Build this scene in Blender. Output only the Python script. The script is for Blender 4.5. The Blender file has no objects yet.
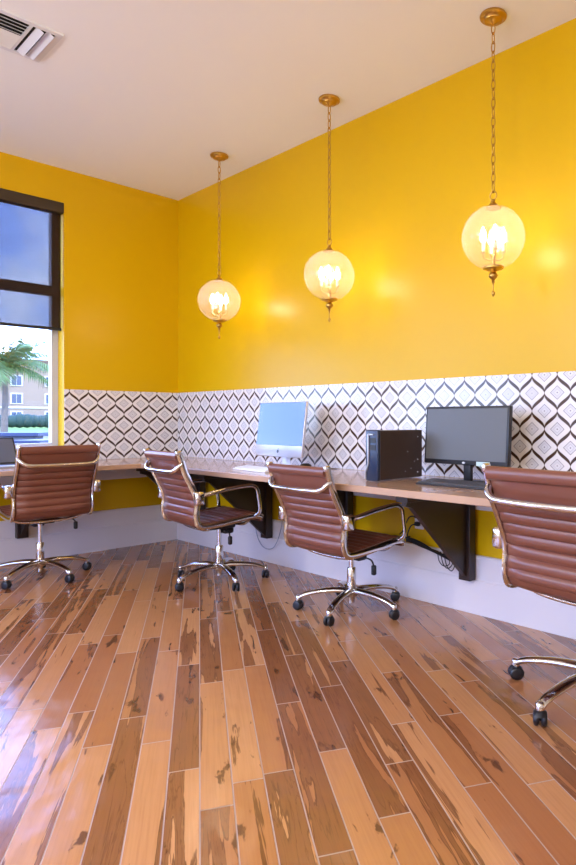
import bpy, bmesh, math, random
from mathutils import Vector, Matrix
random.seed(7)
S = bpy.context.scene
COL = S.collection
PI = math.pi

# ------------------------------------------------------------------ camera
cam = bpy.data.cameras.new('camera')
cam_o = bpy.data.objects.new('camera', cam); COL.objects.link(cam_o)
cam_o.location = (5.6178, -3.0228, 1.1266)
cam_o.rotation_euler = (PI/2, 0, 2.3038 - PI/2)
cam.sensor_fit = 'VERTICAL'; cam.sensor_height = 36.0; cam.sensor_width = 24.0
cam.lens = 634.5*36/865
cam.shift_x = -117.6/865
cam.shift_y = -13.0/865
cam.clip_start = .05; cam.clip_end = 500
S.camera = cam_o

# ------------------------------------------------------------------ world
w = bpy.data.worlds.new('sky'); S.world = w; w.use_nodes = True
nt = w.node_tree; nt.nodes.clear()
wo = nt.nodes.new('ShaderNodeOutputWorld'); bg = nt.nodes.new('ShaderNodeBackground')
tc = nt.nodes.new('ShaderNodeTexCoord'); sep = nt.nodes.new('ShaderNodeSeparateXYZ')
rmp = nt.nodes.new('ShaderNodeValToRGB')
e = rmp.color_ramp.elements
e[0].position = 0.0; e[0].color = (.55, .74, 1.0, 1)
e[1].position = .5; e[1].color = (.18, .33, 1.0, 1)
e2 = rmp.color_ramp.elements.new(.12); e2.color = (.26, .42, 1.0, 1)
nz = nt.nodes.new('ShaderNodeTexNoise'); nz.inputs['Scale'].default_value = 5; nz.inputs['Detail'].default_value = 5
cr = nt.nodes.new('ShaderNodeValToRGB'); cr.color_ramp.elements[0].position = .48; cr.color_ramp.elements[1].position = .72
mx = nt.nodes.new('ShaderNodeMix'); mx.data_type = 'RGBA'
nt.links.new(tc.outputs['Generated'], sep.inputs[0]); nt.links.new(sep.outputs['Z'], rmp.inputs[0])
nt.links.new(tc.outputs['Generated'], nz.inputs['Vector']); nt.links.new(nz.outputs[0], cr.inputs[0])
nt.links.new(cr.outputs[0], mx.inputs['Factor']); nt.links.new(rmp.outputs[0], mx.inputs['A']); mx.inputs['B'].default_value = (.85, .92, 1, 1)
nt.links.new(mx.outputs['Result'], bg.inputs['Color'])
bg.inputs['Strength'].default_value = 10.0
nt.links.new(bg.outputs[0], wo.inputs[0])

# ------------------------------------------------------------------ sun, fill lamps, exposure
def light(name, kind, loc, energy, color, rot=(0, 0, 0), **kw):
    l = bpy.data.lights.new(name, kind); l.energy = energy; l.color = color
    for k, v in kw.items(): setattr(l, k, v)
    o = bpy.data.objects.new(name, l); COL.objects.link(o); o.location = loc; o.rotation_euler = rot
    return o
light('sun', 'SUN', (0, 0, 30), 4.0, (1, .93, .80), rot=(math.radians(25), math.radians(42), 0), angle=.01)
# unseen fill lamps, added behind the camera to brighten the room and ceiling
FILL_W = 85
for i, (x, y) in enumerate(((7.2, -4.2), (4.6, -4.5), (2.2, -4.3))):
    light('fill_lamp', 'POINT', (x, y, 2.35), FILL_W, (1, .97, .93), shadow_soft_size=.25)
YF = -6.72
# daylight through the two windows of the left wall
for (y0, y1) in ((-2.78, -1.03), (-6.3, -3.1)):
    light('window_portal', 'AREA', (-.22, (y0+y1)/2, 1.85), 1, (1, 1, 1), rot=(0, -PI/2, 0), shape='RECTANGLE', size=2.1, size_y=y1-y0).data.cycles.is_portal = True
light('window_portal', 'AREA', (3.0, YF, 1.75), 1, (1, 1, 1), rot=(PI/2, 0, 0), shape='RECTANGLE', size=4.3, size_y=2.4).data.cycles.is_portal = True
vs = S.view_settings
vs.view_transform = 'Standard'; vs.look = 'None'; vs.gamma = 1; vs.use_curve_mapping = False
vs.exposure = 0.27

# ------------------------------------------------------------------ materials
def lin(r, g, b):
    f = lambda c: (c/255/12.92) if c/255 <= .04045 else ((c/255+.055)/1.055)**2.4
    return (f(r), f(g), f(b), 1)

def mat(name, color=(.8, .8, .8, 1), rough=.5, metal=0, spec=.5, coat=0, bump=None, alpha=1, emit=None, estr=0, var=0):
    m = bpy.data.materials.new(name); m.use_nodes = True
    t = m.node_tree; b = t.nodes['Principled BSDF']
    b.inputs['Base Color'].default_value = color
    b.inputs['Roughness'].default_value = rough
    b.inputs['Metallic'].default_value = metal
    b.inputs['Specular IOR Level'].default_value = spec
    b.inputs['Coat Weight'].default_value = coat
    b.inputs['Alpha'].default_value = alpha
    if emit: b.inputs['Emission Color'].default_value = emit; b.inputs['Emission Strength'].default_value = estr
    t_c = t.nodes.new('ShaderNodeTexCoord')
    if bump:
        n = t.nodes.new('ShaderNodeTexNoise'); n.inputs['Scale'].default_value = bump[0]; n.inputs['Detail'].default_value = 4
        bp = t.nodes.new('ShaderNodeBump'); bp.inputs['Strength'].default_value = bump[1]; bp.inputs['Distance'].default_value = bump[2] if len(bump) > 2 else .01
        t.links.new(t_c.outputs['Object'], n.inputs['Vector']); t.links.new(n.outputs[0], bp.inputs['Height']); t.links.new(bp.outputs[0], b.inputs['Normal'])
    if var:
        n = t.nodes.new('ShaderNodeTexNoise'); n.inputs['Scale'].default_value = 6; n.inputs['Detail'].default_value = 5
        r = t.nodes.new('ShaderNodeMapRange'); r.inputs[3].default_value = 1-var; r.inputs[4].default_value = 1+var
        h = t.nodes.new('ShaderNodeHueSaturation'); h.inputs['Color'].default_value = color
        t.links.new(t_c.outputs['Object'], n.inputs['Vector']); t.links.new(n.outputs[0], r.inputs[0]); t.links.new(r.outputs[0], h.inputs['Value']); t.links.new(h.outputs[0], b.inputs['Base Color'])
    return m

class N:
    """small helper for math node graphs"""
    def __init__(s, m): s.m = m; s.t = m.node_tree
    def val(s, a, sock):
        if isinstance(a, (int, float)): sock.default_value = a
        else: s.t.links.new(a, sock)
    def op(s, o, a, b=None, c=None, clamp=False):
        n = s.t.nodes.new('ShaderNodeMath'); n.operation = o; n.use_clamp = clamp
        s.val(a, n.inputs[0])
        if b is not None: s.val(b, n.inputs[1])
        if c is not None: s.val(c, n.inputs[2])
        return n.outputs[0]
    def add(s, a, b): return s.op('ADD', a, b)
    def sub(s, a, b): return s.op('SUBTRACT', a, b)
    def mul(s, a, b): return s.op('MULTIPLY', a, b)
    def div(s, a, b): return s.op('DIVIDE', a, b)
    def fr(s, a): return s.op('FRACT', a)
    def fl(s, a): return s.op('FLOOR', a)
    def ab(s, a): return s.op('ABSOLUTE', a)
    def lt(s, a, b): return s.op('LESS_THAN', a, b)
    def band(s, x, c, hw, soft):       # 1 near c, falling off outside half width hw
        d = s.ab(s.sub(x, c)); return s.smooth(d, s.add(hw, soft), hw) if not isinstance(hw, (int, float)) else s.smooth(d, hw+soft, hw)
    def smooth(s, x, a, b):
        n = s.t.nodes.new('ShaderNodeMapRange'); n.interpolation_type = 'SMOOTHSTEP'
        s.val(x, n.inputs[0]); s.val(a, n.inputs[1]); s.val(b, n.inputs[2]); n.inputs[3].default_value = 0; n.inputs[4].default_value = 1
        return n.outputs[0]
    def mix(s, f, a, b):
        n = s.t.nodes.new('ShaderNodeMix'); n.data_type = 'RGBA'; s.val(f, n.inputs['Factor'])
        for v, k in ((a, 'A'), (b, 'B')):
            if isinstance(v, tuple): n.inputs[k].default_value = v
            else: s.t.links.new(v, n.inputs[k])
        return n.outputs['Result']
    def coord(s):
        c = s.t.nodes.new('ShaderNodeTexCoord'); p = s.t.nodes.new('ShaderNodeSeparateXYZ'); s.t.links.new(c.outputs['Object'], p.inputs[0]); return p.outputs
    def comb(s, x, y, z):
        n = s.t.nodes.new('ShaderNodeCombineXYZ')
        for i, v in enumerate((x, y, z)): s.val(v, n.inputs[i])
        return n.outputs[0]
    def noise(s, vec, scale, detail=3, w=None, dist=0):
        n = s.t.nodes.new('ShaderNodeTexNoise'); n.inputs['Scale'].default_value = scale; n.inputs['Detail'].default_value = detail; n.inputs['Distortion'].default_value = dist
        if w is not None: n.noise_dimensions = '4D'; s.val(w, n.inputs['W'])
        s.t.links.new(vec, n.inputs['Vector']); return n.outputs[0]
    def white(s, vec):
        n = s.t.nodes.new('ShaderNodeTexWhiteNoise'); n.noise_dimensions = '2D'; s.t.links.new(vec, n.inputs['Vector']); return n.outputs[0]
    def bsdf(s): return s.t.nodes['Principled BSDF']

def tile_material(name, axis):
    m = mat(name, rough=.16, spec=.5); n = N(m); c = n.coord()
    W, H = .1515, .193
    u = n.div(n.sub(c[axis], 2.463 if axis == 0 else -.063), W)
    v = n.div(n.sub(c[2], 1.2685), H)
    p = n.sub(n.fr(n.add(u, 100.5)), .5)              # centred cell coordinate
    q = n.sub(n.fr(n.add(v, 100.5)), .5)
    ap = n.ab(p); aq = n.ab(q)
    phi = n.mul(q, 2*PI)
    edge = n.mul(n.add(n.op('COSINE', phi), 1), .25)
    d = n.ab(n.sub(ap, edge))
    sn = n.ab(n.op('SINE', phi))
    # inside the centred ogee or one of the staggered ones
    ins = n.lt(ap, edge)
    lp = n.add(n.mul(ins, ap), n.mul(n.sub(1, ins), n.sub(.5, ap)))
    lq = n.add(n.mul(ins, aq), n.mul(n.sub(1, ins), n.sub(.5, aq)))
    md = n.add(lp, n.mul(lq, 1.42))                                 # diamond distance, 0 centre
    base = lin(228, 222, 218)
    col = n.mix(n.smooth(md, .285, .265), base, lin(220, 216, 216))
    col = n.mix(n.band(md, .262, .008, .012), col, lin(120, 110, 114))
    col = n.mix(n.band(md, .20, .004, .010), col, lin(200, 194, 196))
    col = n.mix(n.band(md, .145, .006, .010), col, lin(178, 170, 174))
    col = n.mix(n.smooth(md, .045, .02), col, lin(120, 110, 112))
    col = n.mix(n.band(d, 0, n.add(n.mul(sn, .10), .004), .012), col, lin(206, 196, 186))
    th = n.add(n.mul(n.op('POWER', sn, 1.7), .084), .001)
    col = n.mix(n.smooth(d, n.add(th, .014), th), col, lin(66, 42, 26))
    n.t.links.new(col, n.bsdf().inputs['Base Color'])
    return m

def plank_material():
    m = mat('wood_plank', rough=.3, spec=.9); n = N(m); c = n.coord()
    a = math.radians(150.0); Wd, L = .096, .92
    u = n.add(n.mul(c[0], math.cos(a)), n.mul(c[1], math.sin(a)))
    v = n.add(n.mul(c[0], -math.sin(a)), n.mul(c[1], math.cos(a)))
    vr = n.div(v, Wd); row = n.fl(vr); fv = n.fr(vr)
    off = n.white(n.comb(row, 3.7, 0))
    ur = n.add(n.div(u, L), off); cl = n.fl(ur); fu = n.fr(ur)
    rnd = n.white(n.comb(row, cl, 0)); rnd2 = n.white(n.comb(n.add(row, 57.3), cl, 0)); rnd3 = n.white(n.comb(n.add(row, 11.1), n.add(cl, 31.7), 0))
    seed = n.mul(rnd, 40)
    gv = n.comb(n.mul(u, .95), n.mul(v, 15), 0)
    g1 = n.noise(gv, 1.3, 5, w=seed, dist=.6)
    g2 = n.noise(n.comb(n.mul(u, 3.0), n.mul(v, 90), 0), 1.5, 4, w=seed)
    g3 = n.noise(n.comb(n.mul(u, 2.4), n.mul(v, 9), 0), 1.6, 4, w=n.add(seed, 9), dist=1.2)
    tan = n.mix(rnd2, lin(208, 152, 102), lin(178, 119, 72))
    dark = n.mix(g2, lin(104, 60, 34), lin(146, 92, 54))
    tan = n.mix(n.mul(n.lt(rnd, .22), .8), tan, lin(164, 104, 62))
    # heartwood: amount differs from board to board
    thr = n.sub(.70, n.mul(n.op('POWER', rnd3, 1.3), .34))
    heart = n.smooth(g1, thr, n.add(thr, .035))
    col = n.mix(n.mul(heart, .82), tan, dark)
    col = n.mix(n.mul(n.band(n.sub(g1, thr), .008, .006, .012), .75), col, lin(82, 44, 24))
    line = n.smooth(n.ab(n.sub(n.fr(n.mul(g1, 9)), .5)), .40, .5)
    col = n.mix(n.mul(n.mul(line, heart), .5), col, lin(92, 50, 28))
    col = n.mix(n.mul(n.smooth(g3, .63, .68), .85), col, lin(72, 40, 24))
    fine = n.smooth(g2, .35, .75)
    col = n.mix(n.mul(fine, .22), col, lin(140, 84, 48))
    ev = n.op('MINIMUM', fv, n.sub(1, fv)); eu = n.op('MINIMUM', fu, n.sub(1, fu))
    gap = n.op('MAXIMUM', n.smooth(ev, .026, .016), n.smooth(eu, .0032, .0020))
    col = n.mix(gap, col, lin(178, 150, 130))
    b = n.bsdf()
    n.t.links.new(col, b.inputs['Base Color'])
    n.t.links.new(n.add(n.mul(gap, .3), n.add(n.mul(g2, .10), .17)), b.inputs['Roughness'])
    bp = n.t.nodes.new('ShaderNodeBump'); bp.inputs['Strength'].default_value = .35; bp.inputs['Distance'].default_value = .004
    hgt = n.sub(n.add(n.mul(g3, .6), n.mul(g2, .15)), gap)
    n.t.links.new(hgt, bp.inputs['Height'])
    # hand-scraped undulation of the boards
    wav = n.noise(n.comb(n.mul(u, .7), v, 0), 10, 1, w=n.mul(rnd, 30))
    b2 = n.t.nodes.new('ShaderNodeBump'); b2.inputs['Strength'].default_value = .4; b2.inputs['Distance'].default_value = .012
    n.t.links.new(wav, b2.inputs['Height']); n.t.links.new(bp.outputs[0], b2.inputs['Normal']); n.t.links.new(b2.outputs[0], b.inputs['Normal'])
    return m

def glass_mix(name, tint, white=0.0, gl=.12, rough=.02):
    m = bpy.data.materials.new(name); m.use_nodes = True; t = m.node_tree; t.nodes.clear()
    o = t.nodes.new('ShaderNodeOutputMaterial')
    tr = t.nodes.new('ShaderNodeBsdfTransparent'); tr.inputs[0].default_value = tint
    gs = t.nodes.new('ShaderNodeBsdfGlossy'); gs.inputs['Roughness'].default_value = rough
    lw = t.nodes.new('ShaderNodeLayerWeight'); lw.inputs[0].default_value = .5
    pw = t.nodes.new('ShaderNodeMath'); pw.operation = 'POWER'; pw.inputs[1].default_value = 5; t.links.new(lw.outputs['Facing'], pw.inputs[0])
    fr = t.nodes.new('ShaderNodeMath'); fr.operation = 'MULTIPLY_ADD'; fr.inputs[1].default_value = .8; fr.inputs[2].default_value = .035; t.links.new(pw.outputs[0], fr.inputs[0])
    m1 = t.nodes.new('ShaderNodeMixShader'); t.links.new(fr.outputs[0], m1.inputs[0]); t.links.new(tr.outputs[0], m1.inputs[1]); t.links.new(gs.outputs[0], m1.inputs[2])
    last = m1
    if white:
        tl = t.nodes.new('ShaderNodeBsdfTranslucent'); tl.inputs[0].default_value = (1, .96, .96, 1)
        m2 = t.nodes.new('ShaderNodeMixShader'); m2.inputs[0].default_value = white
        t.links.new(m1.outputs[0], m2.inputs[1]); t.links.new(tl.outputs[0], m2.inputs[2]); last = m2
    t.links.new(last.outputs[0], o.inputs[0]); return m

def mesh_shade_material():
    m = bpy.data.materials.new('shade_mesh'); m.use_nodes = True; t = m.node_tree; t.nodes.clear()
    o = t.nodes.new('ShaderNodeOutputMaterial')
    tr = t.nodes.new('ShaderNodeBsdfTransparent'); tr.inputs[0].default_value = (1, 1, 1, 1)
    df = t.nodes.new('ShaderNodeBsdfDiffuse'); df.inputs[0].default_value = lin(58, 44, 34)
    mm = t.nodes.new('ShaderNodeMixShader'); mm.inputs[0].default_value = .74
    t.links.new(tr.outputs[0], mm.inputs[1]); t.links.new(df.outputs[0], mm.inputs[2]); t.links.new(mm.outputs[0], o.inputs[0]); return m

M = {}
M['yellow'] = mat('yellow_wall_paint', lin(214, 170, 0), .34, spec=.28, bump=(140, .05, .002))
M['offwhite'] = mat('off_white_wall_paint', lin(224, 216, 204), .5, spec=.3)
M['ceiling'] = mat('ceiling_paint', lin(240, 244, 246), .8, spec=.2, bump=(180, .05, .002))
M['white_trim'] = mat('white_trim_paint', lin(226, 218, 216), .35, spec=.4)
M['floor'] = plank_material()
M['tile_x'] = tile_material('patterned_tile_long', 0)
M['tile_y'] = tile_material('patterned_tile_short', 1)
M['chrome'] = mat('polished_chrome', lin(214, 210, 206), .12, metal=1)
M['leather'] = mat('brown_leather', lin(118, 69, 52), .30, spec=.5, bump=(260, .12, .002), var=.10)
M['black'] = mat('black_plastic', lin(24, 22, 22), .42)
M['rubber'] = mat('black_wheel', lin(20, 22, 28), .35)
M['brass'] = mat('aged_brass', lin(198, 158, 80), .28, metal=1, var=.15)
M['globe'] = glass_mix('seeded_glass', (1, .98, .96, 1), white=.10)
M['bulb'] = mat('lamp_bulb', (1, .8, .55, 1), .3, emit=(1, .82, .62, 1), estr=48)
M['candle'] = mat('candle_sleeve', lin(235, 215, 180), .5)
M['desk'] = mat('laminate_worktop', lin(188, 152, 124), .14, spec=.5, var=.05)
M['bracket'] = mat('espresso_bracket', lin(46, 32, 26), .35, var=.1)
M['dark_frame'] = mat('bronze_window_frame', lin(198, 196, 200), .4)
M['cassette'] = mat('dark_bronze_cassette', lin(58, 44, 26), .4)
M['shade'] = mesh_shade_material()
M['shade_bar'] = mat('dark_shade_bar', lin(20, 22, 30), .5)
M['pane'] = glass_mix('window_glass', (.96, .98, 1, 1), gl=.1)
M['alu'] = mat('brushed_aluminium', lin(214, 214, 220), .3, metal=.7)
M['screen'] = mat('dark_glossy_screen', lin(16, 16, 20), .08, spec=.8, coat=.6)
M['matte_screen'] = mat('dark_matte_screen', lin(84, 80, 72), .36, spec=.5)
M['white_plastic'] = mat('white_plastic', lin(232, 232, 232), .35)
M['key'] = mat('black_keycap', lin(70, 64, 60), .45)
M['tower'] = mat('dark_computer_case', lin(64, 49, 41), .40, metal=.1)
M['tower_front'] = mat('blue_lit_bezel', lin(40, 52, 76), .3)  # dark bezel, the blue light falling on it put into the colour
M['silver'] = mat('silver_plastic', lin(190, 196, 206), .3, metal=.5)
M['logo'] = mat('grey_emblem', lin(60, 62, 72), .4)
M['logo_light'] = mat('light_emblem', lin(210, 210, 205), .4)
M['sticker'] = mat('pale_sticker', lin(196, 214, 204), .6)
M['vent'] = mat('vent_metal', lin(226, 230, 234), .4)
M['vent_dark'] = mat('vent_inside', lin(26, 26, 28), .8)
M['cable'] = mat('black_cable', lin(18, 18, 18), .5)
M['grey_cable'] = mat('grey_cable', lin(150, 152, 168), .5)
M['ground'] = mat('asphalt', lin(84, 84, 88), .9, var=.15)
M['lawn'] = mat('lawn_grass', lin(84, 112, 40), .9, var=.2)
M['hedge'] = mat('hedge_leaf', lin(22, 50, 40), .8, var=.3)
M['frond'] = mat('palm_leaf', lin(66, 98, 44), .6, var=.25)
M['trunk'] = mat('palm_bark', lin(98, 90, 78), .9, var=.2)
M['stucco'] = mat('building_stucco', lin(124, 108, 92), .9, var=.05)
M['white_ext'] = mat('white_window_trim', lin(168, 166, 164), .7)
M['ext_glass'] = mat('building_window_glass', lin(34, 46, 70), .15)
M['roof'] = mat('building_roof', lin(84, 66, 58), .8)
M['navy'] = mat('navy_metal', lin(30, 40, 72), .4)
M['laptop_screen'] = mat('grey_laptop_screen', lin(96, 100, 112), .25)

# ------------------------------------------------------------------ mesh helpers
def bx(bm, lo, hi, bev=0, mtx=None):
    c = [(a+b)/2 for a, b in zip(lo, hi)]; s = [abs(b-a) for a, b in zip(lo, hi)]
    r = bmesh.ops.create_cube(bm, size=1, matrix=Matrix.Translation(c) @ Matrix.Diagonal((*s, 1)))
    vs_ = r['verts']
    if bev:
        ed = list({e for v in vs_ for e in v.link_edges})
        r2 = bmesh.ops.bevel(bm, geom=ed, offset=min(bev, min(s)*.45), segments=2, affect='EDGES', profile=.5)
        vs_ = list({v for f in r2['faces'] for v in f.verts} | {v for v in vs_ if v.is_valid})
    if mtx is not None: bmesh.ops.transform(bm, matrix=mtx, verts=[v for v in vs_ if v.is_valid])

def catmull(pts, k=6, closed=False):
    P = [Vector(p) for p in pts]; n = len(P); out = []
    rng = range(n if closed else n-1)
    for i in rng:
        if closed: a, b, c, d = P[(i-1) % n], P[i], P[(i+1) % n], P[(i+2) % n]
        else: a, b, c, d = P[max(i-1, 0)], P[i], P[i+1], P[min(i+2, n-1)]
        for j in range(k):
            t = j/k
            out.append(.5*((2*b)+(c-a)*t+(2*a-5*b+4*c-d)*t*t+(3*b-a-3*c+d)*t**3))
    if not closed: out.append(P[-1])
    return out

def tube(bm, pts, r, seg=10, closed=False, flat=1.0, up=None):
    """r: number or list; flat: squashes the profile along the 'up' axis"""
    P = [Vector(p) for p in pts]; n = len(P); rings = []
    upv = Vector(up) if up else None
    prev = None
    for i, p in enumerate(P):
        if closed: t = (P[(i+1) % n]-P[i-1]).normalized()
        else: t = (P[min(i+1, n-1)]-P[max(i-1, 0)]).normalized()
        if upv is not None and abs(t.dot(upv)) < .98: a = (upv - t*t.dot(upv)).normalized()
        elif prev is not None: a = (prev - t*t.dot(prev)).normalized()
        else:
            h = Vector((0, 0, 1)) if abs(t.z) < .9 else Vector((1, 0, 0)); a = (h - t*t.dot(h)).normalized()
        prev = a; b = t.cross(a)
        rr = r[i] if isinstance(r, (list, tuple)) else r
        rings.append([bm.verts.new(p + a*(math.cos(2*PI*k/seg)*rr*flat) + b*(math.sin(2*PI*k/seg)*rr)) for k in range(seg)])
    m = n if closed else n-1
    for i in range(m):
        A, B = rings[i], rings[(i+1) % n]
        for k in range(seg): bm.faces.new((A[k], A[(k+1) % seg], B[(k+1) % seg], B[k]))
    if not closed:
        bm.faces.new(rings[0]); bm.faces.new(list(reversed(rings[-1])))

def lathe(bm, prof, seg=24, mtx=None, close=False):
    """profile of (radius, z) turned about z"""
    rings = []; new = []
    for r_, z in prof:
        if r_ < 1e-5: v = bm.verts.new((0, 0, z)); rings.append([v]*seg); new.append(v)
        else:
            R = [bm.verts.new((r_*math.cos(2*PI*k/seg), r_*math.sin(2*PI*k/seg), z)) for k in range(seg)]; rings.append(R); new += R
    for A, B in zip(rings, rings[1:]):
        for k in range(seg):
            q = []
            for v in (A[k], A[(k+1) % seg], B[(k+1) % seg], B[k]):
                if v not in q: q.append(v)
            if len(q) > 2: bm.faces.new(q)
    if mtx is not None: bmesh.ops.transform(bm, matrix=mtx, verts=new)

def prism(bm, poly, lo, hi, axis):
    """polygon of 2-D points extruded along an axis (0 x: (y,z), 1 y: (x,z), 2 z: (x,y))"""
    def p3(a, b, c): return {0: (c, a, b), 1: (a, c, b), 2: (a, b, c)}[axis]
    A = [bm.verts.new(p3(a, b, lo)) for a, b in poly]; B = [bm.verts.new(p3(a, b, hi)) for a, b in poly]
    n = len(poly)
    bm.faces.new(A); bm.faces.new(list(reversed(B)))
    for i in range(n): bm.faces.new((A[i], B[i], B[(i+1) % n], A[(i+1) % n]))

def obj(name, bm, m, parent=None, smooth=False, bevel=0, mtx=None):
    if mtx is not None: bmesh.ops.transform(bm, matrix=mtx, verts=bm.verts)
    bmesh.ops.recalc_face_normals(bm, faces=bm.faces)
    me = bpy.data.meshes.new(name); bm.to_mesh(me); bm.free()
    if smooth:
        me.polygons.foreach_set('use_smooth', [True]*len(me.polygons))
        try: me.set_sharp_from_angle(angle=math.radians(50))
        except Exception: pass
    me.materials.append(M[m] if isinstance(m, str) else m)
    o = bpy.data.objects.new(name, me); COL.objects.link(o)
    if parent: o.parent = parent
    if bevel:
        b = o.modifiers.new('bevel', 'BEVEL'); b.width = bevel; b.segments = 2; b.limit_method = 'ANGLE'
    return o

def tag(o, label, cat, group=None, kind=None):
    o['label'] = label; o['category'] = cat
    if group: o['group'] = group
    if kind: o['kind'] = kind
    return o

def thing(name, label, cat, loc=(0, 0, 0), rotz=0, group=None):
    o = bpy.data.objects.new(name, None); COL.objects.link(o); o.empty_display_size = .1
    o.location = loc; o.rotation_euler = (0, 0, rotz)
    return tag(o, label, cat, group)

def struct(name, bm, m, parent=None, smooth=False):
    o = obj(name, bm, m, parent, smooth)
    if not parent: o['kind'] = 'structure'
    return o

def copy_tree(o, parent=None):
    c = o.copy(); COL.objects.link(c)
    if parent: c.parent = parent
    for ch in list(o.children): copy_tree(ch, c)
    return c

def B(): return bmesh.new()

# ------------------------------------------------------------------ room shell
XE, YS, HC = 9.0, -6.5, 3.2
DH, DR, DL = .78, .72, .76          # desk height, depth of the right and left runs
b = B(); bx(b, (-.25, YS-.2, -.2), (XE+.2, .2, 0)); struct('floor', b, 'floor')
b = B(); bx(b, (-.25, YS-.2, HC), (XE+.2, .2, HC+.2)); struct('ceiling', b, 'ceiling')
b = B(); bx(b, (-.25, 0, 0), (XE+.2, .2, HC)); struct('wall_right', b, 'yellow')
WINS = ((-2.8, -1.011), (-6.3, -3.1)); WZ0, WZ1 = .88, 2.92
b = B()
bx(b, (-.25, YS, 0), (0, 0, WZ0)); bx(b, (-.25, YS, WZ1), (0, 0, HC))
bx(b, (-.25, WINS[0][1], WZ0), (0, 0, WZ1)); bx(b, (-.25, WINS[1][1], WZ0), (0, WINS[0][0], WZ1)); bx(b, (-.25, YS, WZ0), (0, WINS[1][0], WZ1))
struct('wall_left', b, 'yellow')
b = B(); FX0, FX1, FZ0, FZ1 = .8, 5.2, .5, 2.95
bx(b, (-.25, YS-.2, 0), (XE+.2, YS, FZ0)); bx(b, (-.25, YS-.2, FZ1), (XE+.2, YS, HC)); bx(b, (-.25, YS-.2, FZ0), (FX0, YS, FZ1)); bx(b, (FX1, YS-.2, FZ0), (XE+.2, YS, FZ1))
struct('wall_front', b, 'offwhite')
b = B()
for k in range(5):
    xc = FX0+.04+(FX1-FX0-.08)*k/4; bx(b, (xc-.04, YS-.16, FZ0), (xc+.04, YS-.10, FZ1))
for zc in (FZ0+.03, FZ1-.03): bx(b, (FX0, YS-.158, zc-.03), (FX1, YS-.102, zc+.03))
wn = struct('window_3', b, 'dark_frame')
b = B(); bx(b, (FX0+.01, YS-.132, FZ0+.01), (FX1-.01, YS-.128, FZ1-.01)); obj('glass_pane', b, 'pane', wn)
b = B(); bx(b, (XE, YS, 0), (XE+.2, 0, HC)); struct('wall_back', b, 'offwhite')
# windows
for i, (y0, y1) in enumerate(WINS):
    b = B(); x0, x1 = -.20, -.13; fw_ = .05
    bx(b, (x0, y0, WZ0), (x1, y1, WZ0+fw_)); bx(b, (x0, y0, WZ1-fw_), (x1, y1, WZ1))
    bx(b, (x0, y0, WZ0+fw_), (x1, y0+fw_, WZ1-fw_)); bx(b, (x0, y1-fw_, WZ0+fw_), (x1, y1, WZ1-fw_))
    mid = (y0+y1)/2
    bx(b, (x0+.003, y0+fw_, 2.165), (x1-.003, y1-fw_, 2.245))
    wn = struct('window_%d' % (i+1), b, 'dark_frame')
    b = B(); bx(b, (-.168, y0+.02, WZ0+.02), (-.164, y1-.02, WZ1-.02)); obj('glass_pane', b, 'pane', wn)
    b = B(); bx(b, (-.12, y0+.002, WZ0-.001), (.012, y1-.002, WZ0+.02)); obj('window_sill', b, 'white_trim', wn)
# tile backsplash
TZ = 1.377
b = B(); bx(b, (0, -.010, DH+.001), (6.4, 0, TZ)); struct('trim_1', b, 'tile_x')
b = B(); bx(b, (0, -1.008, DH+.001), (.010, -.010, TZ)); struct('trim_2', b, 'tile_y')
# tall baseboards: lower board, thinner upper board, cap
def baseboard_poly():
    return [(0, 0), (-.026, 0), (-.026, .195), (-.021, .20), (-.019, .205), (-.019, .325), (-.012, .338), (0, .34)]
b = B(); prism(b, baseboard_poly(), .0, XE, 0); struct('baseboard_right', b, 'white_trim')
b = B(); prism(b, [(-y, z) for y, z in baseboard_poly()], YS, -.026, 1); struct('baseboard_left', b, 'white_trim')
# ledger strips under the worktop
b = B(); bx(b, (.02, -.02, .605), (6.35, 0, .735)); struct('trim_3', b, 'white_trim')
b = B(); bx(b, (0, -4.2, .605), (.02, -.02, .735)); struct('trim_4', b, 'white_trim')

# ------------------------------------------------------------------ worktop and brackets
b = B()
prism(b, [(.001, -.011), (6.4, -.011), (6.4, -DR), (DL, -DR), (DL, -4.2), (.013, -4.2), (.013, -1.0), (.001, -1.0)], .744, DH, 2)
ct = obj('worktop', b, 'desk', bevel=.004)
tag(ct, 'long glossy tan laminate worktop running round the corner under the tiles', 'desk')

def bracket(loc, rz, label):
    t = thing('shelf_bracket', label, 'bracket', loc, rz, 'dark brackets holding up the worktop')
    # local: wall at y=0, reaches to -y
    b = B(); prism(b, [(-.085, .225), (-.085, .70), (-.60, .70), (-.60, .68), (-.55, .665)], -.016, .016, 0); obj('gusset_panel', b, 'bracket', t)
    b = B(); bx(b, (-.04, -.085, .20), (.04, -.028, .7355)); obj('upright', b, 'bracket', t, bevel=.003)
    b = B(); bx(b, (-.04, -.62, .70), (.04, -.085, .7355)); obj('top_rail', b, 'bracket', t, bevel=.003)
    return t
bracket((.50, 0, 0), 0, 'dark triangular desk bracket nearest the room corner, behind the second chair from the left')
bracket((1.48, 0, 0), 0, 'dark brown triangular desk bracket below the silver all-in-one computer')
bracket((2.40, 0, 0), 0, 'dark brown desk bracket half hidden behind the backrest of the third chair from the left')
bracket((3.425, 0, 0), 0, 'dark brown triangular desk bracket below the black keyboard and monitor, beside the outlet')
bracket((0, -1.34, 0), PI/2, 'dark brown desk bracket on the window wall behind the leftmost chair')

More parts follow.
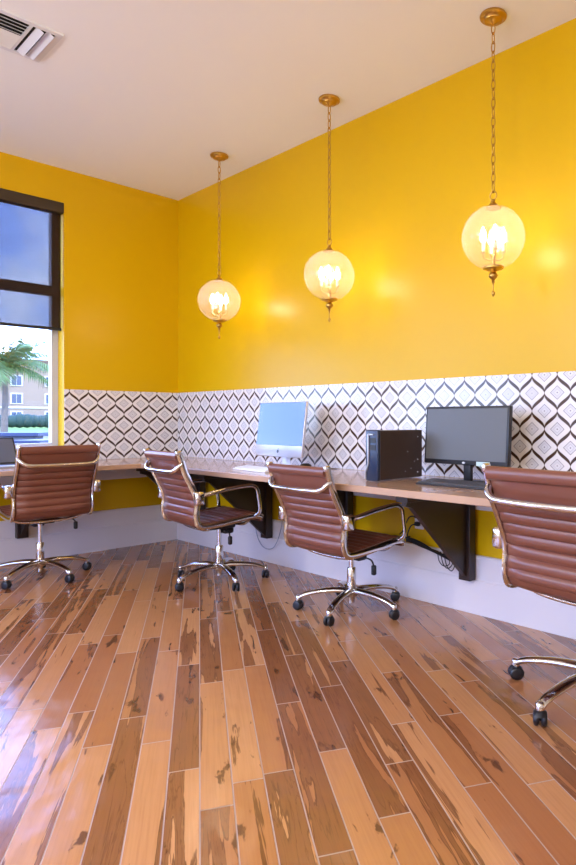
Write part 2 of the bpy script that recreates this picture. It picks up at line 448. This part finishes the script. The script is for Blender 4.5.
# ------------------------------------------------------------------ office chairs
PROF_BACK = [(-.402, .868), (-.385, .815), (-.362, .745), (-.315, .65), (-.288, .585), (-.280, .53), (-.286, .47), (-.280, .43)]
PROF_SEAT = [(-.280, .43), (-.262, .402), (-.225, .392), (-.12, .398), (0, .412), (.10, .424), (.165, .424), (.195, .408), (.20, .38)]
def resample(P, n):
    L = [0]
    for a, c in zip(P, P[1:]): L.append(L[-1]+(c-a).length)
    out = []
    for i in range(n):
        s = L[-1]*i/(n-1); k = 0
        while k < len(L)-2 and L[k+1] < s: k += 1
        t = (s-L[k])/max(1e-9, L[k+1]-L[k]); out.append(P[k].lerp(P[k+1], t))
    return out, L[-1]
def sling(prof, hw, pitch, rib_from=0, n=150, t0=.006, t1=.014):
    """ribbed upholstered sheet following the profile (y,z), width 2*hw"""
    P, L = resample(catmull([(0, y, z) for y, z in prof], 10), n)
    bm = B(); rows = []
    xs = [-1, -.97, -.6, 0, .6, .97, 1]
    for i, p in enumerate(P):
        t = (P[min(i+1, n-1)]-P[max(i-1, 0)]).normalized(); nn = Vector((0, -t.z, t.y))
        s = L*i/(n-1)
        rb = abs(math.sin(PI*max(0, s-rib_from)/pitch))**.55 if s > rib_from else .55
        th = t0 + t1*rb
        top = []; bot = []
        for x in xs:
            k = th if abs(x) < .96 else (th*.72 if abs(x) < .99 else th*.25)
            top.append(bm.verts.new((x*hw, p.y+nn.y*k, p.z+nn.z*k))); bot.append(bm.verts.new((x*hw, p.y-nn.y*k, p.z-nn.z*k)))
        rows.append(top+bot[::-1])
    m = len(rows[0])
    for A, C in zip(rows, rows[1:]):
        for k in range(m): bm.faces.new((A[k], A[(k+1) % m], C[(k+1) % m], C[k]))
    bm.faces.new(rows[0]); bm.faces.new(rows[-1][::-1])
    return bm

def make_chair(label, lift=0.0):
    t = thing('office_chair', label, 'chair', group='brown ribbed leather office chairs')
    up = Matrix.Translation((0, 0, lift)); hw = .235; fx = .247
    obj('backrest', sling(PROF_BACK, hw, .0485, rib_from=.135), 'leather', t, smooth=True, mtx=up)
    obj('seat', sling(PROF_SEAT, hw, .047, rib_from=.05), 'leather', t, smooth=True, mtx=up)
    # padded header roll across the top
    b = B(); tube(b, [(-hw-.002, -.404, .850), (hw+.002, -.404, .850)], .027, 16, flat=.72, up=(0, 1, 0)); obj('header_roll', b, 'leather', t, smooth=True, mtx=up)
    full = PROF_BACK[:-1] + [(-.281, .432), (-.266, .402), (-.225, .390), (-.12, .396), (0, .410), (.10, .421), (.165, .422), (.19, .408)]
    for s in (-1, 1):
        b = B(); tube(b, catmull([(s*fx, y, z) for y, z in full], 6), .0205, 10, flat=.6, up=(1, 0, 0))
        bx(b, (s*fx-.010, -.424, .852), (s*fx+.010, -.386, .886), bev=.006)
        obj('side_frame', b, 'chrome', t, smooth=True, mtx=up)
    b = B(); tube(b, catmull([(-fx, -.382, .802), (-.238, -.404, .780), (-.215, -.416, .760), (-.17, -.422, .750), (0, -.426, .748), (.17, -.422, .750), (.215, -.416, .760), (.238, -.404, .780), (fx, -.382, .802)], 6), .0145, 10)
    obj('back_handle', b, 'chrome', t, smooth=True, mtx=up)
    for s in (-1, 1):
        b = B()
        x1 = s*(fx+.045)
        pts = [(s*(fx+.008), -.283, .585), (s*(fx+.030), -.27, .592), (x1, -.235, .602), (x1, -.10, .625), (x1, .04, .638), (x1, .098, .634), (x1, .128, .605), (x1, .140, .54), (x1, .148, .475), (s*(fx+.030), .145, .442), (s*(fx+.004), .135, .425)]
        tube(b, catmull(pts, 6), .0135, 10, flat=.7, up=(1, 0, 0))
        a = obj('armrest', b, 'chrome', t, smooth=True, mtx=up)
        b = B(); bx(b, (s*(fx+.006), -.312, .535), (s*(fx+.054), -.250, .622), bev=.014); obj('arm_bracket', b, 'chrome', a, smooth=True, mtx=up)
    # cross bars and tilt mechanism beneath the seat
    b = B()
    for y, z in ((-.17, .375), (.09, .385)):
        tube(b, catmull([(-fx, y, z+.02), (-.17, y, z-.018), (0, y, z-.028), (.17, y, z-.018), (fx, y, z+.02)], 6), .011, 8)
    obj('seat_spreader', b, 'chrome', t, smooth=True, mtx=up)
    b = B(); bx(b, (-.055, -.15, .325), (.055, .10, .372), bev=.012); bx(b, (-.04, .02, .285), (.04, .095, .33), bev=.014)
    obj('tilt_mechanism', b, 'black', t, smooth=True, mtx=up)
    b = B(); tube(b, catmull([(.05, -.02, .345), (.14, -.03, .335), (.20, -.035, .328), (.225, -.04, .30)], 5), .005, 8)
    bx(b, (.212, -.052, .248), (.238, -.026, .305), bev=.008)
    obj('height_lever', b, 'black', t, smooth=True, mtx=up)
    b = B(); lathe(b, [(.0, .20), (.0155, .20), (.0155, .335+lift), (.022, .335+lift), (.022, .35+lift), (0, .35+lift)], 16); obj('gas_piston', b, 'chrome', t, smooth=True)
    b = B(); lathe(b, [(0, .045), (.019, .045), (.019, .09), (.027, .10), (.027, .245), (.024, .25), (0, .25)], 18); obj('column', b, 'chrome', t, smooth=True)
    # five-star base
    b = B(); lathe(b, [(0, .085), (.036, .085), (.044, .10), (.042, .122), (.032, .132), (0, .132)], 20)
    R = .316
    for k in range(5):
        a = math.radians(72*k)
        d = Vector((math.cos(a), math.sin(a), 0))
        pts = [d*.02+Vector((0, 0, .112)), d*.08+Vector((0, 0, .117)), d*.17+Vector((0, 0, .112)), d*.25+Vector((0, 0, .098)), d*.298+Vector((0, 0, .082)), d*R+Vector((0, 0, .066))]
        pp = catmull(pts, 4); tube(b, pp, [.031-.014*i/(len(pp)-1) for i in range(len(pp))], 10, flat=.62, up=(0, 0, 1))
        lathe(b, [(0, .052), (.014, .052), (.016, .06), (.016, .082), (.010, .088), (0, .088)], 12, Matrix.Translation(d*R))
    base = obj('star_base', b, 'chrome', t, smooth=True)
    base.rotation_euler = (0, 0, 0)
    for k in range(5):
        a = math.radians(72*k); d = Vector((math.cos(a), math.sin(a), 0))
        ca = random.uniform(0, PI)
        b = B()
        for s in (-1, 1):
            lathe(b, [(0, -.010), (.018, -.010), (.026, -.007), (.028, -.002), (.028, .003), (.025, .008), (.014, .010), (0, .010)], 20, Matrix.Translation((0, s*.013, .0285)) @ Matrix.Rotation(PI/2, 4, 'X'))
        bx(b, (-.012, -.004, .022), (.014, .004, .052), bev=.003)
        tube(b, catmull([(-.020, 0, .046), (-.005, 0, .061), (.014, 0, .056), (.027, 0, .040)], 4), .014, 8, flat=.3)
        obj('caster', b, 'rubber', base, smooth=True, mtx=Matrix.Translation(d*R) @ Matrix.Rotation(ca, 4, 'Z'))
    return t

def set_chair(t, x, y, deg, base_deg):
    t.location = (x, y, 0); t.rotation_euler = (0, 0, math.radians(deg-90))
    for ch in t.children:
        if ch.name.startswith('star_base'): ch.rotation_euler = (0, 0, math.radians(base_deg-(deg-90)))

c3 = make_chair('brown ribbed leather office chair, third from the left, before the dark computer tower')
c2 = make_chair('brown ribbed leather office chair, second from the left, turned sideways near the room corner', lift=.045)
c1 = make_chair('brown ribbed leather office chair on the left, squarely facing the window wall', lift=.075)
c4 = make_chair('brown ribbed leather office chair at the right, the nearest one, running out of frame', lift=.07)
set_chair(c3, 2.864, -.443, 90, 6)
set_chair(c2, 1.70, -.61, 86, 60)
set_chair(c1, .655, -1.405, 179, 16)
set_chair(c4, 4.485, -.60, 84, 188)
for ch in c4.children:
    if ch.name.startswith('star_base'): ch.scale = (1.14, 1.14, 1)

# ------------------------------------------------------------------ pendant lamps
def make_pendant(label):
    t = thing('globe_pendant', label, 'pendant lamp', group='glass globe pendant lamps')
    gz, R = 2.058, .162
    b = B(); lathe(b, [(0, HC), (.066, HC), (.070, HC-.006), (.068, HC-.014), (.050, HC-.020), (.046, HC-.030), (.022, HC-.036), (.010, HC-.048), (0, HC-.050)], 32); obj('ceiling_canopy', b, 'brass', t, smooth=True)
    b = B(); z = HC-.045; k = 0; z_end = gz+R+.075
    n = int((z-z_end)/.046)
    for k in range(n):
        zc = z-(k+.5)*(z-z_end)/n; h = .030; ww = .0105
        ring = []
        for j in range(12):
            a = 2*PI*j/12; ring.append((math.cos(a)*ww, 0, zc+math.sin(a)*h))
        if k % 2: ring = [(0, x, zz) for x, _, zz in ring]
        tube(b, ring, .0030, 6, closed=True)
    obj('chain', b, 'brass', t, smooth=True)
    b = B()
    ring = [(math.cos(2*PI*j/14)*.020, 0, gz+R+.055+math.sin(2*PI*j/14)*.022) for j in range(14)]
    tube(b, ring, .0035, 8, closed=True)
    lathe(b, [(0, gz+R+.036), (.008, gz+R+.034), (.012, gz+R+.026), (.008, gz+R+.02), (.020, gz+R+.012), (.022, gz+R+.004), (.034, gz+R-.004), (.040, gz+R-.010), (0, gz+R-.012)], 24)
    obj('top_cap', b, 'brass', t, smooth=True)
    b = B(); prof = []
    for i in range(33):
        a = -PI/2+.24 + (PI-.48)*i/32; prof.append((R*math.cos(a), gz+R*math.sin(a)))
    lathe(b, prof, 48); obj('glass_globe', b, 'globe', t, smooth=True)
    b = B(); zb = gz-R
    lathe(b, [(0, zb+.016), (.050, zb+.016), (.054, zb+.010), (.052, zb+.003), (.026, zb-.006), (.012, zb-.014), (.020, zb-.022), (.024, zb-.032), (.020, zb-.042), (.010, zb-.050), (.006, zb-.058), (.010, zb-.064), (.004, zb-.072), (.0025, zb-.110), (.008, zb-.116), (.010, zb-.124), (.004, zb-.136), (0, zb-.140)], 24)
    obj('bottom_finial', b, 'brass', t, smooth=True)
    b = B(); lathe(b, [(0, zb+.016), (.012, zb+.016), (.010, zb+.05), (.014, zb+.06), (.010, zb+.075), (0, zb+.08)], 16)
    for k in range(4):
        a = PI/4+PI/2*k; d = Vector((math.cos(a), math.sin(a), 0))
        tube(b, catmull([Vector((0, 0, zb+.055)), d*.025+Vector((0, 0, zb+.048)), d*.05+Vector((0, 0, zb+.062)), d*.052+Vector((0, 0, zb+.085))], 4), .004, 6)
        lathe(b, [(0, zb+.084), (.012, zb+.086), (.013, zb+.092), (0, zb+.093)], 10, Matrix.Translation(d*.052))
    arms = obj('candle_cluster', b, 'brass', t, smooth=True)
    for k in range(4):
        a = PI/4+PI/2*k; d = Vector((math.cos(a), math.sin(a), 0))
        b = B(); lathe(b, [(0, zb+.092), (.009, zb+.092), (.009, zb+.138), (0, zb+.139)], 12, Matrix.Translation(d*.052)); obj('candle_sleeve', b, 'candle', arms, smooth=True)
        b = B(); lathe(b, [(0, zb+.138), (.008, zb+.140), (.016, zb+.155), (.017, zb+.168), (.011, zb+.192), (.004, zb+.212), (0, zb+.218)], 14, Matrix.Translation(d*.052)); obj('bulb', b, 'bulb', arms, smooth=True)
    return t
p1 = make_pendant('glass globe pendant lamp on a brass chain nearest the room corner, smallest of the row')
p2 = copy_tree(p1); p2['label'] = 'glass globe pendant lamp on a brass chain, middle one of the row'
p3 = copy_tree(p1); p3['label'] = 'glass globe pendant lamp on a brass chain nearest and largest, above the black monitor'
for p, x in ((p1, 1.203), (p2, 2.505), (p3, 3.774)): p.location = (x, -.303, 0)

# ------------------------------------------------------------------ desk electronics
# silver all-in-one computer
t = thing('all_in_one_computer', 'silver all-in-one desktop computer with pale blue reflecting screen and wide chin', 'computer', (1.985, -.33, DH), math.radians(0))
tilt = Matrix.Translation((0, 0, .075)) @ Matrix.Rotation(math.radians(-7), 4, 'X')
b = B(); bx(b, (-.264, 0, .012), (.264, .022, .398), bev=.006); obj('housing', b, 'alu', t, smooth=True, mtx=tilt)
b = B(); bx(b, (-.260, -.003, .092), (.260, .003, .394), bev=.001); obj('screen', b, 'screen', t, mtx=tilt)
b = B(); lathe(b, [(0, -.0015), (.011, -.0015), (.011, .0015), (0, .0015)], 20, Matrix.Translation((0, -.0005, .050)) @ Matrix.Rotation(PI/2, 4, 'X') @ Matrix.Diagonal((.95, 1.05, 1, 1)))
bx(b, (.000, -.002, .063), (.006, .0005, .070), bev=.002)
obj('emblem', b, 'logo', t, mtx=tilt)
b = B(); prism(b, [(.02, .09), (.034, .22), (.046, .22), (.10, .006), (.02, .006), (-.07, .0), (-.07, .006), (.085, .009)], -.09, .09, 0)
b.free(); b = B(); bx(b, (-.095, -.075, 0), (.095, .10, .007), bev=.003); tube(b, catmull([(0, .085, .006), (0, .075, .08), (0, .055, .20)], 4), .05, 10, flat=.12, up=(0, 1, 0)); obj('stand', b, 'alu', t, smooth=True)
# white keyboard
def keyboard(name, label, loc, rz, W_, D_, body, key, rows=5, cols=15):
    t = thing(name, label, 'keyboard', loc, rz)
    b = B(); prism(b, [(-D_/2, 0), (-D_/2, .009), (D_/2, .020), (D_/2, 0)], -W_/2, W_/2, 0); obj('case', b, body, t, bevel=.003)
    kw = (W_-.02)/cols; kd = (D_-.02)/rows
    for r_ in range(rows):
        b = B(); y0 = -D_/2+.01+r_*kd; zz = .009+.011*(y0+kd/2+D_/2)/D_
        c_ = 0
        while c_ < cols:
            wd = 5 if (r_ == 0 and c_ == 4) else 1
            x0 = -W_/2+.01+c_*kw
            bx(b, (x0+.0012, y0+.0012, zz-.002), (x0+kw*wd-.0012, y0+kd-.0012, zz+.006)); c_ += wd
        obj('key_row', b, key, t)
    return t
keyboard('keyboard', 'slim white keyboard in front of the silver all-in-one computer', (1.98, -.50, DH), math.radians(-4), .42, .12, 'white_plastic', 'white_plastic')
keyboard('keyboard', 'black full-size keyboard in front of the black monitor', (3.61, -.385, DH), math.radians(0), .46, .15, 'black', 'key', 6, 20)
# mouse
t = thing('computer_mouse', 'small black mouse on the worktop above the third chair from the left', 'mouse', (2.04, -.12, DH), math.radians(10))
b = B(); lathe(b, [(0, 0), (.030, 0), (.031, .010), (.026, .024), (.014, .032), (0, .034)], 20, Matrix.Diagonal((1.6, 1, 1, 1))); obj('shell', b, 'black', t, smooth=True)
b = B(); lathe(b, [(0, -.004), (.006, -.004), (.006, .004), (0, .004)], 12, Matrix.Translation((.022, 0, .029)) @ Matrix.Rotation(PI/2, 4, 'X')); obj('scroll_wheel', b, 'logo', t, smooth=True)
b = B(); tube(b, catmull([(.045, 0, .006), (.09, -.02, .004), (.15, -.01, .003), (.20, -.03, .003), (.27, .02, .003)], 6), .002, 6); obj('cord', b, 'cable', t, smooth=True)
# dark computer tower
t = thing('computer_tower', 'dark slim computer tower standing left of the black monitor', 'computer tower', (3.10, -.50, DH), 0)
b = B(); bx(b, (-.046, .012, .006), (.046, .37, .285), bev=.003); obj('case', b, 'tower', t)
b = B(); bx(b, (-.048, -.012, .002), (.048, .014, .289), bev=.006); obj('front_bezel', b, 'tower_front', t, smooth=True)
b = B()
tube(b, [(-.022, -.015, .262), (-.022, -.015, .10), (-.044, -.015, .05), (-.044, -.015, .015)], .006, 8); tube(b, [(-.022, -.015, .262), (.018, -.015, .262)], .006, 8)
obj('front_trim', b, 'silver', t, smooth=True)
b = B(); bx(b, (-.012, -.0145, .215), (.036, -.011, .245)); bx(b, (-.012, -.0145, .175), (.036, -.011, .205)); obj('drive_cover', b, 'black', t)
b = B()
b.free()
for y_, z_, rr in ((.33, .245, .004), (.33, .11, .004), (.33, .035, .004), (.24, .16, .0025), (.30, .10, .0025), (.27, .06, .0025), (.22, .045, .0025)):
    b = B(); lathe(b, [(0, 0), (rr, 0), (rr*.75, rr*.5), (0, rr*.6)], 10, Matrix.Translation((.046, y_, z_)) @ Matrix.Rotation(PI/2, 4, 'Y')); obj('screw', b, 'silver', t, smooth=True)
# black monitor
t = thing('monitor', 'black flat monitor with dark grey screen on a short stand', 'monitor', (3.545, -.25, DH), 0)
tilt = Matrix.Translation((0, 0, .095)) @ Matrix.Rotation(math.radians(-4), 4, 'X')
b = B(); bx(b, (-.282, 0, .005), (.282, .03, .325), bev=.004); bx(b, (-.20, .02, .06), (.20, .05, .28), bev=.012); obj('housing', b, 'black', t, smooth=True, mtx=tilt)
b = B(); bx(b, (-.268, -.002, .030), (.268, .004, .312)); obj('screen', b, 'matte_screen', t, mtx=tilt)
b = B(); lathe(b, [(0, -.001), (.007, -.001), (.007, .001), (0, .001)], 16, Matrix.Translation((0, -.001, .0165)) @ Matrix.Rotation(PI/2, 4, 'X') @ Matrix.Diagonal((1.4, .8, 1, 1))); obj('emblem', b, 'logo_light', t, mtx=tilt)
b = B(); bx(b, (.085, -.003, .003), (.17, .001, .026)); obj('sticker', b, 'sticker', t, mtx=tilt)
b = B(); bx(b, (-.025, .03, .008), (.025, .055, .20), bev=.005); lathe(b, [(0, 0), (.11, 0), (.11, .005), (.09, .010), (0, .012)], 32, Matrix.Translation((0, .04, 0)) @ Matrix.Diagonal((1.1, .85, 1, 1))); obj('stand', b, 'black', t, smooth=True)
# laptop on the window desk
t = thing('laptop', 'open grey laptop on the window desk beyond the leftmost chair', 'laptop', (.36, -1.58, DH), math.radians(92))
b = B(); bx(b, (-.17, -.12, .0), (.17, .12, .016), bev=.004); obj('base', b, 'silver', t, smooth=True)
b = B()
for r_ in range(5):
    for c_ in range(12): bx(b, (-.145+c_*.0245, -.02+r_*.024, .0155), (-.124+c_*.0245, .0+r_*.024, .0185))
obj('keys', b, 'key', t)
b = B(); bx(b, (-.17, 0, 0), (.17, .010, .225), bev=.004); lid = obj('lid', b, 'black', t, smooth=True, mtx=Matrix.Translation((0, .118, .016)) @ Matrix.Rotation(math.radians(-30), 4, 'X'))
b = B(); bx(b, (-.158, -.001, .012), (.158, .002, .213)); obj('screen', b, 'laptop_screen', lid, mtx=Matrix.Translation((0, .118, .016)) @ Matrix.Rotation(math.radians(-30), 4, 'X'))

# ------------------------------------------------------------------ outlet and cables under the worktop
t = thing('wall_outlet', 'white wall outlet under the worktop beside the bracket, with black plugs in it', 'outlet', (3.015, 0, .497))
b = B(); bx(b, (-.036, -.006, -.058), (.036, 0, .058), bev=.004); obj('cover_plate', b, 'white_plastic', t, smooth=True)
for s in (-1, 1):
    b = B(); bx(b, (-.017, -.0085, s*.024-.015), (.017, -.005, s*.024+.015), bev=.004)
    obj('socket', b, 'white_trim', t, smooth=True)
for s, pts in ((1, [(3.015, -.035, .521), (2.97, -.05, .512), (2.93, -.06, .43), (2.90, -.06, .40)]), (-1, [(3.015, -.035, .473), (2.985, -.05, .46), (2.965, -.06, .40), (2.985, -.055, .395)])):
    z_ = .497+s*.024
    t = thing('power_cord', 'black power cord plugged into the %s socket of the wall outlet' % ('upper' if s > 0 else 'lower'), 'cord', (0, 0, 0))
    b = B(); bx(b, (2.997, -.035, z_-.013), (3.033, -.0086, z_+.013), bev=.006); obj('plug', b, 'black', t, smooth=True)
    b = B(); tube(b, catmull(pts, 6), .004, 8); obj('cable', b, 'cable', t, smooth=True)
b = B()
for k in range(5):
    y_ = -.036-.010*(k % 3); z_ = .349+.011*(k//2)
    pts = [(2.55+.02*k, y_, z_), (2.75, y_-.008, z_+.004*(-1)**k), (2.95, y_, z_+.012), (3.08, y_-.01, z_-.004), (3.20, y_-.014, z_-.02-.006*k), (3.30, y_-.02, z_-.05)]
    tube(b, catmull(pts, 6), .0055, 8)
o = obj('cable_bundle', b, 'cable', smooth=True); tag(o, 'bundle of black cables lying along the top of the white baseboard by the outlet', 'cables')
for k in range(3):
    pts = [(3.20+.03*k, -.05-.008*k, .335), (3.22+.03*k, -.06, .28-.012*k), (3.26+.03*k, -.065, .255-.01*k), (3.30+.02*k, -.06, .275), (3.28+.03*k, -.055, .33)]
    b = B(); tube(b, catmull(pts, 6), .003, 6); o = obj('cable_loop', b, 'cable', smooth=True)
    tag(o, ['thin black cable loop hanging over the baseboard, left of the three by the bracket', 'thin black cable loop hanging over the baseboard, middle of the three by the bracket', 'thin black cable loop hanging over the baseboard, nearest the bracket'][k], 'cable', 'cable loops over the baseboard')
b = B(); tube(b, catmull([(1.30, -.05, .70), (1.31, -.045, .42), (1.33, -.045, .22), (1.43, -.05, .12), (1.58, -.06, .14), (1.66, -.05, .30), (1.68, -.045, .52), (1.66, -.05, .70)], 8), .003, 6)
o = obj('hanging_cable', b, 'grey_cable', smooth=True); tag(o, 'thin grey cable hanging in a long loop below the silver computer', 'cable')
b = B(); tube(b, catmull([(1.72, -.06, .735), (1.725, -.05, .62), (1.735, -.05, .50), (1.75, -.05, .40)], 8), .006, 6)
o = obj('power_cord', b, 'white_plastic', smooth=True); tag(o, 'white power cord hanging below the worktop just right of the bracket under the silver computer', 'cord')

# ------------------------------------------------------------------ roller shade
t = thing('roller_shade', 'dark see-through roller shade pulled halfway down the window', 'window shade', (0, 0, 0))
y0, y1 = WINS[0][0]+.01, WINS[0][1]-.012
b = B(); bx(b, (-.085, y0, WZ1-.088), (.006, y1+.012, WZ1-.001), bev=.006); obj('cassette', b, 'cassette', t)
b = B(); bx(b, (-.0405, y0, 1.885), (-.0395, y1, WZ1-.08)); obj('fabric', b, 'shade', t)
b = B(); bx(b, (-.050, y0-.002, 1.862), (-.030, y1+.004, 1.886), bev=.004); obj('bottom_bar', b, 'shade_bar', t)

# ------------------------------------------------------------------ ceiling vent
t = thing('ceiling_vent', 'white metal air vent with dark slots in the ceiling', 'vent', (1.775, -2.05, HC))
HX, HY = .19, .335
b = B()
for lo, hi in (((-HX, -HY, -.010), (HX, -HY+.03, 0)), ((-HX, HY-.03, -.010), (HX, HY, 0)), ((-HX, -HY+.03, -.010), (-HX+.03, HY-.03, 0)), ((HX-.03, -HY+.03, -.010), (HX, HY-.03, 0))): bx(b, lo, hi)
bx(b, (-HX+.03, HY-.155, -.011), (HX-.03, HY-.14, -.001)); bx(b, (-HX+.03, -HY+.14, -.011), (HX-.03, -HY+.155, -.001))
obj('frame', b, 'vent', t)
b = B(); bx(b, (-HX+.028, -HY+.028, -.003), (HX-.028, HY-.028, -.0012)); obj('backing', b, 'vent_dark', t)
for sy in (1, -1):
    for k in range(2):
        b = B(); yc = sy*(HY-.055-k*.05); bx(b, (-HX+.03, -.020, -.001), (HX-.03, .020, .001)); obj('louver', b, 'vent', t, mtx=Matrix.Translation((0, yc, -.012)) @ Matrix.Rotation(math.radians(-30*sy), 4, 'X'))
for k in range(9):
    b = B(); xc = -.135+k*.03375; bx(b, (-.011, -HY+.155, -.001), (.011, HY-.155, .001)); obj('louver', b, 'vent', t, mtx=Matrix.Translation((xc, 0, -.011)) @ Matrix.Rotation(math.radians(35 if xc > 0 else -35), 4, 'Y'))

# ------------------------------------------------------------------ outdoors
b = B(); bx(b, (-60, -60, -.6), (-.3, 90, -.2)); bx(b, (-.3, -60, -.6), (60, -6.75, -.2)); struct('ground', b, 'ground')
b = B(); bx(b, (-180, -60, -.6), (-60, 160, -.15)); o = obj('lawn', b, 'lawn'); o['kind'] = 'stuff'; o['label'] = 'sunlit green lawn beyond the window'; o['category'] = 'grass'
fw = Vector((math.cos(2.3038), math.sin(2.3038), 0)); rt = Vector((math.sin(2.3038), -math.cos(2.3038), 0)); cp = Vector((5.6178, -3.0228, 1.1266))
# apartment building about 110 m away
bd = thing('apartment_building', 'beige apartment building with white framed windows far beyond the lawn', 'building', (-117, 34.5, -.15), math.atan2(-.342, 1.115)+math.radians(8))
b = B(); bx(b, (-6, -26, 0), (0, 26, 11.5)); obj('walls', b, 'stucco', bd)
b = B(); bx(b, (-6.3, -26.3, 11.3), (.3, 26.3, 11.75)); obj('roof', b, 'roof', bd)
b = B(); bx(b, (0, -26, 3.2), (.15, 26, 3.5)); obj('band_course', b, 'white_ext', bd)
for i in range(9):
    for k in range(3):
        yc = -22+i*5.2; z0 = 1.0+k*3.1
        b = B(); bx(b, (0, yc-.95, z0-.15), (.12, yc+.95, z0+1.75)); f_ = obj('window', b, 'white_ext', bd)
        b = B(); bx(b, (.10, yc-.72, z0), (.16, yc-.04, z0+1.55)); bx(b, (.10, yc+.04, z0), (.16, yc+.72, z0+1.55)); obj('pane', b, 'ext_glass', f_)
# hedge
b = B()
for i in range(90):
    yy = -20+i*.9; 
    bmesh.ops.create_icosphere(b, subdivisions=2, radius=1.0, matrix=Matrix.Translation((-88+random.uniform(-.3, .3), yy, .92+random.uniform(-.05, .05))) @ Matrix.Diagonal((.8, .9, .9+random.uniform(-.1, .1), 1)))
o = obj('hedge', b, 'hedge', smooth=True); tag(o, 'long dark green hedge in front of the beige building', 'hedge')
# palm
pd = cp + fw*28 + rt*(28*(4-405.6)/634.5); 
t = thing('palm_tree', 'green palm tree with drooping fronds outside the window', 'tree', (pd.x, pd.y, -.2))
b = B(); tube(b, catmull([(0, 0, 0), (.05, 0, 1.2), (.02, .05, 2.4), (0, 0, 3.7)], 6), [.17-.004*i for i in range(19)], 12); obj('trunk', b, 'trunk', t, smooth=True)
b = B()
def frond(az, elev, L, droop):
    d = Vector((math.cos(az), math.sin(az), 0)); pts = []
    for i in range(15):
        s = i/14; pts.append(d*(L*s*math.cos(elev*(1-s*.4))) + Vector((0, 0, 3.7 + L*s*math.sin(elev) - droop*s*s*L)))
    tube(b, pts, [.025*(1-.8*i/14) for i in range(15)], 5)
    side = d.cross(Vector((0, 0, 1)))
    for i in range(1, 15):
        for q in (0, .5):
            p = pts[i-1].lerp(pts[i], q); s = (i-1+q)/14; ll = (.75*math.sin(PI*min(1, .12+s*.95))+.12)
            tg = (pts[i]-pts[i-1]).normalized()
            for sg in (-1, 1):
                tip = p + side*sg*ll*.7 + tg*ll*.5 + Vector((0, 0, -ll*(.35+random.uniform(0, .3))))
                mid_ = p.lerp(tip, .5) + Vector((0, 0, .05))
                wv = tg*.028
                v = [b.verts.new(x) for x in (p-wv, p+wv, mid_+wv, tip, mid_-wv)]
                b.faces.new(v)
for k in range(24):
    frond(2*PI*k/24+random.uniform(-.15, .15), [1.25, .95, .5, .1][k % 4], random.uniform(2.3, 3.0), [.5, .6, .6, .5][k % 4])
obj('fronds', b, 'frond', t)
# patio tables outside
def patio_table(px, d, zt, wid, label):
    p = cp + fw*d + rt*(d*(px-405.6)/634.5)
    t = thing('patio_table', label, 'table', (p.x, p.y, -.2), math.radians(132-90))
    zt += .2
    b = B(); bx(b, (-wid/2, -.45, zt-.05), (wid/2, .45, zt), bev=.01); obj('table_top', b, 'navy', t)
    for sx in (-1, 1):
        for sy in (-1, 1):
            b = B(); bx(b, (sx*(wid/2-.08)-.03, sy*.38-.03, 0), (sx*(wid/2-.08)+.03, sy*.38+.03, zt-.05)); obj('leg', b, 'navy', t)
pw = cp + fw*13 + rt*(13*(-14-405.6)/634.5)
t = thing('garden_wall', 'low grey wall with a dark navy coping outside the window', 'low wall', (pw.x, pw.y, -.2), math.radians(132-90))
b = B(); bx(b, (-1.3, 0, 0), (1.0, .3, .98)); obj('wall_body', b, 'ground', t)
b = B(); bx(b, (-1.35, -.06, .98), (1.10, .36, 1.06), bev=.01); obj('coping', b, 'navy', t)
patio_table(42, 11, .78, .45, 'small dark navy patio table outside the window')
